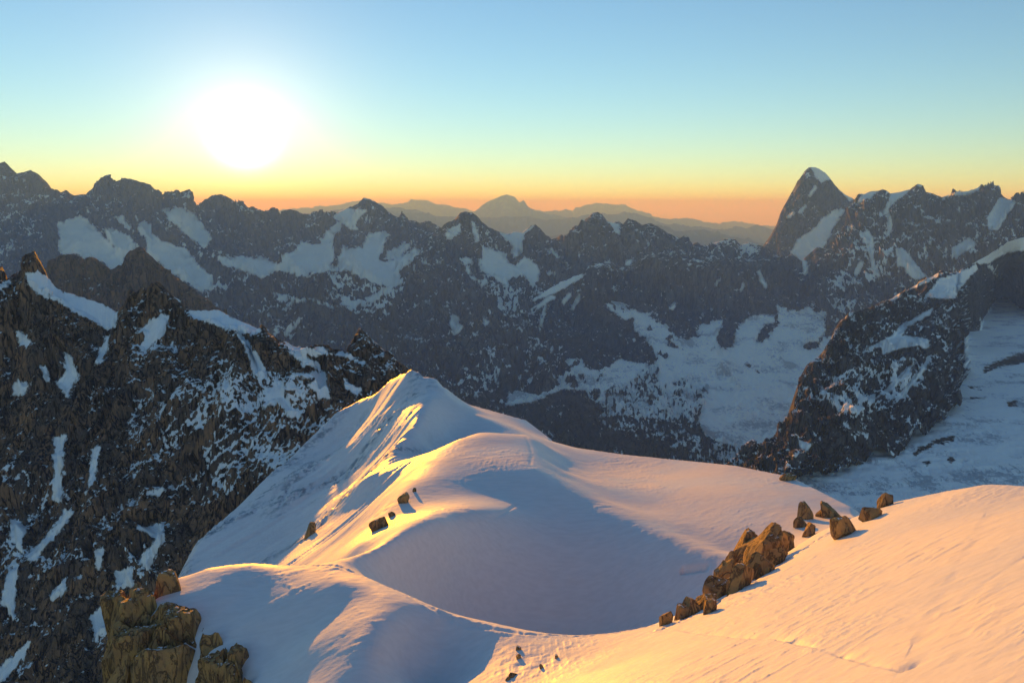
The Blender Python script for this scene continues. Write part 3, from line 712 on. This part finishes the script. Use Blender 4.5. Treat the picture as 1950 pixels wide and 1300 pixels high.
def outside(x, y):
    """distance in metres beyond the outline, 0 inside"""
    d = np.full(x.shape, 1e9, np.float32); ins = np.zeros(x.shape, bool)
    for (ax, ay), (bx, by) in zip(outline, np.roll(outline, -1, 0)):
        ex, ey = bx - ax, by - ay
        t = np.clip(((x - ax) * ex + (y - ay) * ey) / (ex * ex + ey * ey + 1e-6), 0, 1)
        d = np.minimum(d, (x - ax - t * ex) ** 2 + (y - ay - t * ey) ** 2)
        cr = (ay > y) != (by > y)
        ins ^= cr & (x < ax + (y - ay) * ex / (ey if abs(ey) > 1e-6 else 1e-6))
    return np.where(ins, 0, np.sqrt(d))

def ground_h(x, y):
    x = np.asarray(x, np.float32); y = np.asarray(y, np.float32)
    sh = x.shape; x = x.reshape(-1); y = y.reshape(-1)
    r = np.empty(x.shape, np.float32)
    cxs, cys, cc2 = C[:, 0].astype(np.float32), C[:, 1].astype(np.float32), (C[:, 3] ** 2).astype(np.float32)
    for i in range(0, len(x), 20000):
        d = (x[i:i + 20000, None] - cxs) ** 2 + (y[i:i + 20000, None] - cys) ** 2 + cc2
        r[i:i + 20000] = np.sqrt(d) @ w_rbf
    o = outside(x, y)
    r -= o * (0.25 + 1.3 * np.clip(o / 7, 0, 1))
    return (r + c_rbf[0] + c_rbf[1] * (x - cx) / sc_ + c_rbf[2] * (y - cy) / sc_).reshape(sh)
def hit(u, v, y0=40.0, y1=380.0):
    """where the sight line through a photo pixel first meets the near snow"""
    Y = np.exp(np.linspace(math.log(y0), math.log(y1), 900))
    P = unproj(np.full_like(Y, u), np.full_like(Y, v), Y)
    below = P[:, 2] < ground_h(P[:, 0], P[:, 1])
    k = int(np.argmax(below)) if below.any() else len(Y) - 1
    p = P[k].copy(); p[2] = float(ground_h(p[:1], p[1:2])[0])
    return p

# grooves trodden or cut into the snow, traced in the photograph and laid on the height field
def seg_dist(x, y, path):
    d = np.full(x.shape, 1e9, np.float32)
    for a, b in zip(path[:-1], path[1:]):
        e = b - a; t = np.clip(((x - a[0]) * e[0] + (y - a[1]) * e[1]) / (e @ e + 1e-9), 0, 1)
        d = np.minimum(d, np.hypot(x - a[0] - t * e[0], y - a[1] - t * e[1]))
    return d
def seg_signed(x, y, path):
    """distance to a traced line; positive on its right-hand side"""
    d = np.full(x.shape, 1e9, np.float32); sg = np.zeros(x.shape, np.float32)
    for a, b in zip(path[:-1], path[1:]):
        e = b - a; t = np.clip(((x - a[0]) * e[0] + (y - a[1]) * e[1]) / (e @ e + 1e-9), 0, 1)
        dd = np.hypot(x - a[0] - t * e[0], y - a[1] - t * e[1])
        cr = (x - a[0]) * e[1] - (y - a[1]) * e[0]
        m = dd < d
        d = np.where(m, dd, d); sg = np.where(m, np.sign(cr), sg)
    return d, sg
def scarp(x, y, path, h, w, fade, wob=0.22):
    """a small step in the snow that drops on the right-hand side of the line and runs out again"""
    d, sg = seg_signed(x, y, path)
    s = d * sg + wob * fbm(x / 1.3, y / 1.3, 0 * x, 3, 371)
    h = h * np.clip(0.7 + fbm(x / 2.5, y / 2.5, 0 * x, 2, 372), 0.1, 1.3)
    return -h * np.clip(s / w + 0.5, 0, 1) * np.exp(-np.maximum(s, 0) / fade) * np.exp(-np.maximum(-s, 0) / w)
def traced(pts): return np.array([hit(u, v)[:2] for u, v in pts])

path_xy = np.array([unproj(*p)[:2] for p in crest_a[::-1]][2:] )
track2 = traced([(1260,1200),(1330,1165),(1400,1128),(1460,1090),(1520,1050),(1570,1018),(1610,996)])
track3 = traced([(1300,1203),(1400,1216),(1480,1217),(1540,1232),(1600,1250),(1660,1266),(1720,1277),(1742,1268)])
ridge_line = traced([(1738,1225),(1790,1130),(1840,1050),(1872,985)])

az = np.tan(np.linspace(math.atan((210 - 975) / FPX), math.atan((2060 - 975) / FPX), 960))
Yr = np.exp(np.linspace(math.log(33.0), math.log(420.0), 760))
AZ, YR = np.meshgrid(az, Yr, indexing='ij')
SX = (AZ * YR * 1.06).astype(np.float32); SY = YR.astype(np.float32)
SZ = ground_h(SX, SY)
base_h = SZ.copy()
near = np.clip((170 - SY) / 60, 0, 1)
# wind: long low waves, sharp little drifts along the wind, fluted faces
wd = math.radians(28); wa = SX * math.cos(wd) + SY * math.sin(wd); wb = -SX * math.sin(wd) + SY * math.cos(wd)
SZ += 0.25 * fbm(SX / 26, SY / 26, 0 * SX, 3, 301)
sas = fbm(wa / 5.5, wb / 1.3, 0 * SX, 4, 305, 0.55, ridged=True)
patch = np.clip(fbm(SX / 18, SY / 18, 0 * SX, 3, 309) * 1.8 + 0.35, 0, 1)
SZ += 0.19 * patch * np.clip(sas, 0, 1) ** 2 + 0.035 * fbm(wa / 1.5, wb / 0.6, 0 * SX, 3, 311)
dp = seg_dist(SX, SY, path_xy)
foot = vnoise(SX / 0.45, SY / 0.45, 0 * SX, 320)
SZ += -0.16 * np.exp(-(dp / 0.35) ** 2) + 0.10 * np.exp(-((dp - 0.8) / 0.3) ** 2) + 0.10 * foot * np.exp(-(dp / 1.1) ** 2)
d2 = seg_dist(SX, SY, track2)
SZ += -0.2 * np.exp(-(d2 / 0.4) ** 2) + 0.2 * foot * np.exp(-(d2 / 1.3) ** 2)
near_m = SY < 150
def add_scarp(path, h, w, fade, wob=0.22):
    SZ[near_m] += scarp(SX[near_m], SY[near_m], path, h, w, fade, wob)
# walking from left to right along the cut, the drop is on the viewer's side
add_scarp(track3[::-1], 0.6, 0.35, 0.8, 0.08)
add_scarp(ridge_line, 0.10, 0.9, 3.0)
for pts, h in (([(1630,1010),(1700,985),(1760,960)], 0.12), ([(1720,1060),(1790,1020),(1830,1000)], 0.1), ([(1480,1290),(1600,1240),(1680,1205)], 0.08), ([(1840,1130),(1900,1090),(1945,1060)], 0.14),
               ([(1550,1085),(1620,1045),(1680,1012)], 0.1), ([(1800,1230),(1880,1195),(1945,1150)], 0.12), ([(1640,1160),(1700,1120),(1760,1090)], 0.08), ([(1740,1290),(1800,1262),(1870,1240)], 0.1)):
    add_scarp(traced(pts), h * 0.55, 0.4, 0.8)
# rough trodden and wind-eaten patches on the slope
rough_p = np.zeros_like(SX)
for (u, v), rad in (((1440, 1130), 7), ((1500, 1110), 5), ((1620, 1190), 4), ((1600, 1150), 3), ((1380, 1190), 5), ((1850, 945), 7), ((1750, 950), 6), ((1010, 1265), 8), ((930, 1275), 6), ((1080, 1225), 5)):
    p = hit(u, v); rough_p = np.maximum(rough_p, np.exp(-((SX - p[0]) ** 2 + (SY - p[1]) ** 2) / rad ** 2))
SZ += rough_p * 0.11 * fbm(SX / 0.9, SY / 0.9, 0 * SX, 3, 361, 0.6, ridged=True)
# old crevasse slot at the right end of the basin, and the faint lower path
far_m = (SY > 120) & (SY < 300)
def add_groove(pts, h, w):
    P_ = traced(pts)
    dd_ = seg_dist(SX[far_m], SY[far_m], P_)
    SZ[far_m] -= h * np.exp(-(dd_ / w) ** 2)
add_groove([(1302, 1086), (1322, 1083), (1344, 1081)], 1.6, 0.55)
add_groove([(800, 1108), (900, 1142), (1000, 1162), (1100, 1174), (1200, 1177)], 0.18, 0.5)
add_groove([(1001, 832), (1009, 848), (1013, 866), (1010, 884)], 0.12, 0.5)
add_groove([(985, 958), (962, 975), (940, 985)], 0.2, 0.4)
# fluted snow and ice steps on the steep left flank, running down the fall line
fl = np.clip((-22 - SX) / 14, 0, 1) * np.clip((SY - 185) / 40, 0, 1)
fa = math.radians(-128); fwa = SX * math.cos(fa) + SY * math.sin(fa); fwb = -SX * math.sin(fa) + SY * math.cos(fa)
flu = fbm(fwa / 38 + 0.3 * fbm(SX / 14, SY / 14, 0 * SX, 2, 341), fwb / 5.0, 0 * SX, 4, 340, 0.55, ridged=True)
ice = np.clip(fbm(fwa / 26, fwb / 12, 0 * SX, 3, 350) - 0.12, 0, 1) * 4
SZ += fl * (0.9 * flu + 0.7 * ice * fbm(SX / 2.2, SY / 2.2, 0 * SX, 3, 352, 0.6, ridged=True))
SP3 = np.stack([SX, SY, SZ], -1)
keep = base_h > -150

def snow_mat():
    m, nt = new_mat('wind_packed_snow'); g = G(nt)
    out = g.node('ShaderNodeOutputMaterial'); b = g.node('ShaderNodeBsdfPrincipled')
    pos = g.node('ShaderNodeNewGeometry').outputs['Position']
    n1 = g.noise(g.mapping(pos, (0.35, 1.3, 1), (0, 0, -wd)), 0.9, 7, 0.6)
    n2 = g.noise(pos, 6.0, 5, 0.6)
    n3 = g.noise(pos, 0.06, 4, 0.5)
    c = g.mix(g.smooth(n1, 0.3, 0.7), (0.83, 0.84, 0.87), (0.76, 0.77, 0.80))
    n4 = g.noise(g.mapping(pos, (1, 1, 0.4)), 0.35, 7, 0.7)
    c = g.mix(g.math('MULTIPLY', g.math('MINIMUM', g.attr('ice'), 1.0), g.smooth(n4, 0.45, 0.6)), c, (0.30, 0.36, 0.42))
    g.link(c, b.inputs['Base Color'])
    rough = g.math('ADD', 0.48, g.math('MULTIPLY', g.smooth(n3, 0.42, 0.6), 0.25))
    g.link(rough, b.inputs['Roughness'])
    b.inputs['Specular IOR Level'].default_value = 0.22
    bump = g.node('ShaderNodeBump')
    h = g.math('ADD', g.math('MULTIPLY', n1, 0.6), g.math('MULTIPLY', n2, 0.12))
    g.link(h, bump.inputs['Height'])
    bump.inputs['Strength'].default_value = 0.5
    bump.inputs['Distance'].default_value = 0.18
    g.link(bump.outputs[0], b.inputs['Normal'])
    g.link(b.outputs[0], out.inputs['Surface'])
    return m
snow_m = snow_mat()
ground = grid_mesh('snow_ridge', SP3, snow_m, keep=keep, attrs={'ice': np.clip(fl * ice, 0, 1)})
ground['kind'] = 'structure'

# ------------------------------------------------------------------ rocks on the near snow
def rock_mat():
    m, nt = new_mat('ochre_granite'); g = G(nt)
    out = g.node('ShaderNodeOutputMaterial'); b = g.node('ShaderNodeBsdfPrincipled')
    pos = g.node('ShaderNodeNewGeometry').outputs['Position']
    sepn = g.node('ShaderNodeSeparateXYZ'); g.link(g.node('ShaderNodeNewGeometry').outputs['Normal'], sepn.inputs[0])
    n1 = g.noise(pos, 0.35, 6, 0.6, 0.4); n2 = g.noise(g.mapping(pos, (1, 1, 0.4)), 1.6, 8, 0.68); n3 = g.noise(pos, 9.0, 6, 0.6)
    c = g.mix(g.smooth(n1, 0.35, 0.65), (0.50, 0.30, 0.11), (0.36, 0.225, 0.105))
    c = g.mix(g.smooth(n2, 0.5, 0.72), c, (0.17, 0.12, 0.08))
    n5 = g.noise(g.mapping(pos, (1, 1, 0.3), (0.2, 0.3, 0)), 0.6, 5, 0.6, 0.8)
    ck = g.smooth(g.math('ABSOLUTE', g.math('SUBTRACT', n5, 0.5)), 0.0, 0.045)
    c = g.mix(ck, (0.17, 0.11, 0.06), c)
    dust = g.smooth(g.math('ADD', sepn.outputs['Z'], g.math('MULTIPLY', g.math('SUBTRACT', n2, 0.5), 1.6)), 1.02, 1.1)
    c = g.mix(dust, c, SNOW)
    g.link(c, b.inputs['Base Color']); b.inputs['Roughness'].default_value = 0.85
    b.inputs['Specular IOR Level'].default_value = 0.2
    bump = g.node('ShaderNodeBump'); bump.inputs['Strength'].default_value = 0.8; bump.inputs['Distance'].default_value = 0.22
    g.link(g.math('ADD', g.math('MULTIPLY', ck, 1.2), g.math('ADD', n2, g.math('MULTIPLY', n3, 0.4))), bump.inputs['Height']); g.link(bump.outputs[0], b.inputs['Normal'])
    g.link(b.outputs[0], out.inputs['Surface'])
    return m
rock_m = rock_mat()

def rock_mesh(name, size, seed, power=9.0, npts=9, rough=0.03, n=11):
    """an angular block: a squarish body cut by joint planes, then chipped and weathered"""
    rnd = np.random.RandomState(seed)
    t = np.linspace(-1, 1, n)
    faces, verts, key = [], [], {}
    def vid(p):
        k = tuple(np.round(p, 5))
        if k not in key:
            key[k] = len(verts); verts.append(p)
        return key[k]
    for ax in range(3):
        for sg in (-1, 1):
            for a in range(n - 1):
                for b in range(n - 1):
                    q = []
                    for da, db in ((0, 0), (1, 0), (1, 1), (0, 1)):
                        p = [0, 0, 0]; p[ax] = sg; p[(ax + 1) % 3] = t[a + da]; p[(ax + 2) % 3] = t[b + db]
                        q.append(vid(np.array(p, float)))
                    faces.append(q if sg > 0 else q[::-1])
    V = np.array(verts)
    l = (np.abs(V) ** power).sum(1) ** (1 / power)
    V = V / l[:, None]
    for _ in range(npts):
        nn = rnd.normal(size=3); nn /= np.linalg.norm(nn)
        dd = (V @ nn).max() * rnd.uniform(0.42, 0.8)
        V = V - np.maximum(0, V @ nn - dd)[:, None] * nn[None]
    V = V * np.array(size)[None] / 2
    s = float(min(size))
    x, y, z = V[:, 0] / s, V[:, 1] / s, V[:, 2] / s
    f = fbm(x * 2.0, y * 2.0, z * 1.2, 4, seed, 0.6) + 0.8 * np.clip(fbm(x * 3.2, y * 3.2, z * 0.9, 3, seed + 5, 0.6, ridged=True), -1, 0.2)
    V = V * (1 + rough * 3.0 * f)[:, None]
    me = bpy.data.meshes.new(name); me.from_pydata(V.tolist(), [], faces); me.update()
    me.materials.append(rock_m)
    return me

def px_size(p): return float((p[1] * CP - p[2] * SP) / FPX)

def block(name, u, v, w, h, seed, parent=None, depth=0.9, tilt=(0, 0, 0), at=None, sink=0.8, **kw):
    """a rock whose foot stands on the snow at photo pixel (u, v); w, h in photo pixels"""
    p = np.array(hit(u, v)) if at is None else np.array(at)
    s = px_size(p)
    size = (w * s, max(w, h) * s * depth, h * s * (1 + sink))
    me = rock_mesh(name, size, seed, **kw)
    o = bpy.data.objects.new(name, me); col.objects.link(o)
    loc = Vector((p[0], p[1] + size[1] * 0.3, p[2] + h * s * 0.5 * (1 - sink * 0.9)))
    o.rotation_euler = [math.radians(t) for t in tilt]
    if parent is not None:
        o.parent = parent; o.location = loc - parent.location
    else:
        o.location = loc
    return o

def empty(name, p):
    o = bpy.data.objects.new(name, None); col.objects.link(o); o.location = p
    return o

# big outcrop on the crest
oc = empty('rock_outcrop', hit(1425, 1108))
tag(oc, 'largest brown granite outcrop of cracked slabs on the crest above the blue snow basin', 'rock outcrop')
for k, (u, v, w, h, dep, tl) in enumerate([(1446, 1088, 92, 96, 0.8, (0, 20, 20)), (1462, 1078, 70, 82, 0.8, (0, 26, 10)), (1420, 1100, 66, 84, 0.8, (0, 24, -10)), (1400, 1116, 52, 80, 0.8, (0, 12, 15)),
                                            (1482, 1062, 54, 56, 0.7, (0, -18, 30)), (1440, 1102, 60, 44, 0.8, (0, 35, 0)), (1412, 1124, 46, 46, 0.9, (0, 30, 40)), (1494, 1052, 36, 38, 0.8, (0, 30, 10)),
                                            (1388, 1126, 40, 62, 0.9, (0, 8, 30)), (1470, 1080, 50, 40, 0.8, (0, 34, 25)), (1380, 1134, 44, 40, 0.8, (0, 25, 0)), (1500, 1046, 30, 26, 0.9, (0, 15, 50))]):
    block('slab', u, v, w * 0.82, h * 0.92, 500 + k, oc, dep, tl, power=9.0, npts=8, rough=0.03)
# blocks down the crest to the left of it
for k, (u, v, w, h, tl, lab) in enumerate([
        (1376, 1128, 40, 52, (0, 10, 20), 'rounded brown boulder leaning on the lower end of the big outcrop'),
        (1366, 1140, 44, 38, (0, 20, 50), 'squat brown boulder with snow on it, below the big outcrop'),
        (1342, 1158, 44, 34, (0, 25, 10), 'low dark boulder in the middle of the rock trail below the outcrop'),
        (1352, 1168, 30, 26, (0, 5, 70), 'small sunlit block at the foot of the rock trail'),
        (1318, 1172, 40, 26, (0, 28, 35), 'long flat block near the lower end of the rock trail'),
        (1300, 1178, 30, 24, (0, 12, 15), 'small block second from the lower end of the rock trail'),
        (1270, 1190, 28, 26, (0, 0, 40), 'lowest small boulder of the rock trail, at the edge of the basin'),
        (1390, 1122, 26, 30, (0, 15, 5), 'narrow block wedged under the big outcrop')]):
    tag(block('boulder', u, v, w * 1.0, h * 0.95, 540 + k, None, 0.9, tl, power=9.0), lab, 'boulder', 'rocks trailing down the crest')
for k, (u, v, w, h, tl, lab) in enumerate([
        (1536, 990, 24, 34, (0, 0, 20), 'dark upright boulder between the big outcrop and the square block'),
        (1528, 1004, 42, 22, (0, 8, 30), 'low dark boulder just above the big outcrop on the crest'),
        (1546, 1020, 46, 22, (0, 32, 10), 'thin tilted slab lying beside the footprint track'),
        (1582, 986, 46, 36, (0, -6, 25), 'square brown block on the crest beside the upper footprint track'),
        (1562, 984, 20, 16, (0, 10, 60), 'small boulder touching the square block on the crest'),
        (1637, 973, 24, 14, (0, 5, 0), 'small rounded boulder on the skyline where the track reaches the saddle'),
        (1612, 1018, 50, 40, (0, -12, 35), 'lone sunlit boulder on the orange slope below the saddle'),
        (1662, 986, 46, 26, (0, 24, 20), 'long tilted boulder leaning up the orange slope under the skyline rock'),
        (1690, 962, 30, 24, (0, 18, 10), 'topmost boulder on the skyline of the orange slope')]):
    tag(block('boulder', u, v, w * 0.85, h * 0.85, 570 + k, None, 0.9, tl, power=9.0), lab, 'boulder', 'rocks along the upper crest')
# rocks on the lit mound
for k, (u, v, w, h, tl, lab) in enumerate([
        (722, 1008, 34, 18, (0, -24, 20), 'largest brown rock on the sunlit mound'),
        (768, 960, 30, 14, (0, -30, 15), 'middle rock on the sunlit mound, partly snowed in'),
        (788, 938, 10, 11, (0, 0, 30), 'small rock highest on the sunlit mound'),
        (746, 984, 16, 9, (0, -20, 0), 'small stone just above the largest rock on the mound')]):
    tag(block('rock', u, v, w, h, 600 + k, None, 0.7, tl, power=9.0), lab, 'rock', 'rocks on the sunlit mound')
tag(block('rock', 588, 1026, 18, 28, 611, None, 0.8, (0, 10, 20)), 'dark rock in the blue shaded flank left of the lit rib', 'rock')
tag(block('rock', 1502, 916, 24, 13, 612, None, 0.9, (0, 12, 20)), 'small rock on the far edge of the pink snow plateau', 'rock')
tag(block('rock', 1034, 822, 14, 9, 613, None, 0.9, (0, 0, 20)), 'tiny dark rock on the skyline of the far snow shoulder', 'rock')
tag(block('rock', 318, 1132, 48, 40, 614, None, 0.7, (0, 14, 10), power=9.0), 'dark brown block at the far left end of the path crest', 'rock')
# stones poking through the thin snow at the bottom edge
rs = random.Random(77)
for k in range(6):
    u, v = rs.uniform(965, 1085), rs.uniform(1232, 1298)
    tag(block('stone', u, v, rs.uniform(9, 24), rs.uniform(3, 6), 640 + k, None, 0.9, (0, rs.uniform(-20, 20), rs.uniform(0, 90)), sink=1.8), 'small stone poking through thin rippled snow at the bottom edge', 'stone', 'stones poking through the snow below the path')

# cliff of upright granite pillars under the left end of the crest
p0 = unproj(300, 1165, 127)
cl = empty('rock_cliff', Vector(p0))
tag(cl, 'tall sunlit ochre granite cliff of upright pillars in the lower left corner', 'cliff')
rc = random.Random(9)
pil = [(236, 1150, 129.5, 26), (252, 1140, 129, 28), (276, 1138, 128.5, 30), (246, 1168, 126.5, 30), (268, 1160, 126, 32), (292, 1158, 126.5, 26), (300, 1172, 125.5, 26), (318, 1180, 124.5, 26), (338, 1186, 123.8, 26), (358, 1192, 123, 26),
       (376, 1198, 122, 24), (394, 1216, 120.5, 24), (410, 1232, 119.5, 22), (426, 1246, 118.5, 22), (442, 1258, 117.3, 22), (458, 1272, 116, 22), (474, 1286, 114.8, 22),
       (230, 1200, 125, 28), (256, 1212, 122.5, 34), (284, 1206, 122.5, 34), (312, 1212, 121.5, 34), (342, 1218, 120.5, 32), (370, 1230, 119.3, 30), (396, 1250, 118, 28), (422, 1268, 116.5, 28), (448, 1284, 115, 26),
       (240, 1252, 119.5, 36), (276, 1258, 118.5, 40), (316, 1256, 117.5, 40), (354, 1264, 116.5, 38), (390, 1280, 115.5, 34), (424, 1296, 114.2, 32)]
for k, (u, vt, Y, w) in enumerate(pil):
    Y = min(Y, float(hit(u, vt + 4)[1]) - 0.8)
    top = unproj(u, vt, Y); s = px_size(top)
    hgt = rc.uniform(14, 22)
    me = rock_mesh('pillar', (w * s * 2.1, w * s * 2.4, hgt), 700 + k, power=9.0, npts=9, rough=0.04)
    o = bpy.data.objects.new('pillar', me); col.objects.link(o)
    o.parent = cl
    o.location = Vector((top[0], top[1], top[2] - hgt * 0.41)) - cl.location
    o.rotation_euler = (math.radians(rc.uniform(-5, 5)), math.radians(rc.uniform(-10, 4)), math.radians(rc.uniform(-40, 40)))

# ------------------------------------------------------------------ the air of the valley
if USE_HAZE:
    X0, X1, Y0_, Y1_, Z0, Z1 = -63000, 63000, -900, 63000, -1480, 470
    me = bpy.data.meshes.new('haze')
    vs = [(x, y, z) for z in (Z0, Z1) for y in (Y0_, Y1_) for x in (X0, X1)]
    me.from_pydata(vs, [], [(0, 2, 3, 1), (4, 5, 7, 6), (0, 1, 5, 4), (2, 6, 7, 3), (0, 4, 6, 2), (1, 3, 7, 5)])
    hz = bpy.data.objects.new('haze', me); col.objects.link(hz)
    tag(hz, 'thin morning haze filling the whole mountain landscape', 'haze', kind='stuff')
    mh, nt = new_mat('haze'); g = G(nt)
    out = g.node('ShaderNodeOutputMaterial'); pv = g.node('ShaderNodeVolumePrincipled')
    pv.inputs['Color'].default_value = (0.22, 0.46, 1.0, 1)          # clear mountain air scatters blue most
    pv.inputs['Absorption Color'].default_value = (1, 1, 1, 1)        # and absorbs nothing
    pv.inputs['Density'].default_value = HAZE_DENSITY
    pv.inputs['Anisotropy'].default_value = HAZE_ANISO
    g.link(pv.outputs[0], out.inputs['Volume'])
    me.materials.append(mh)
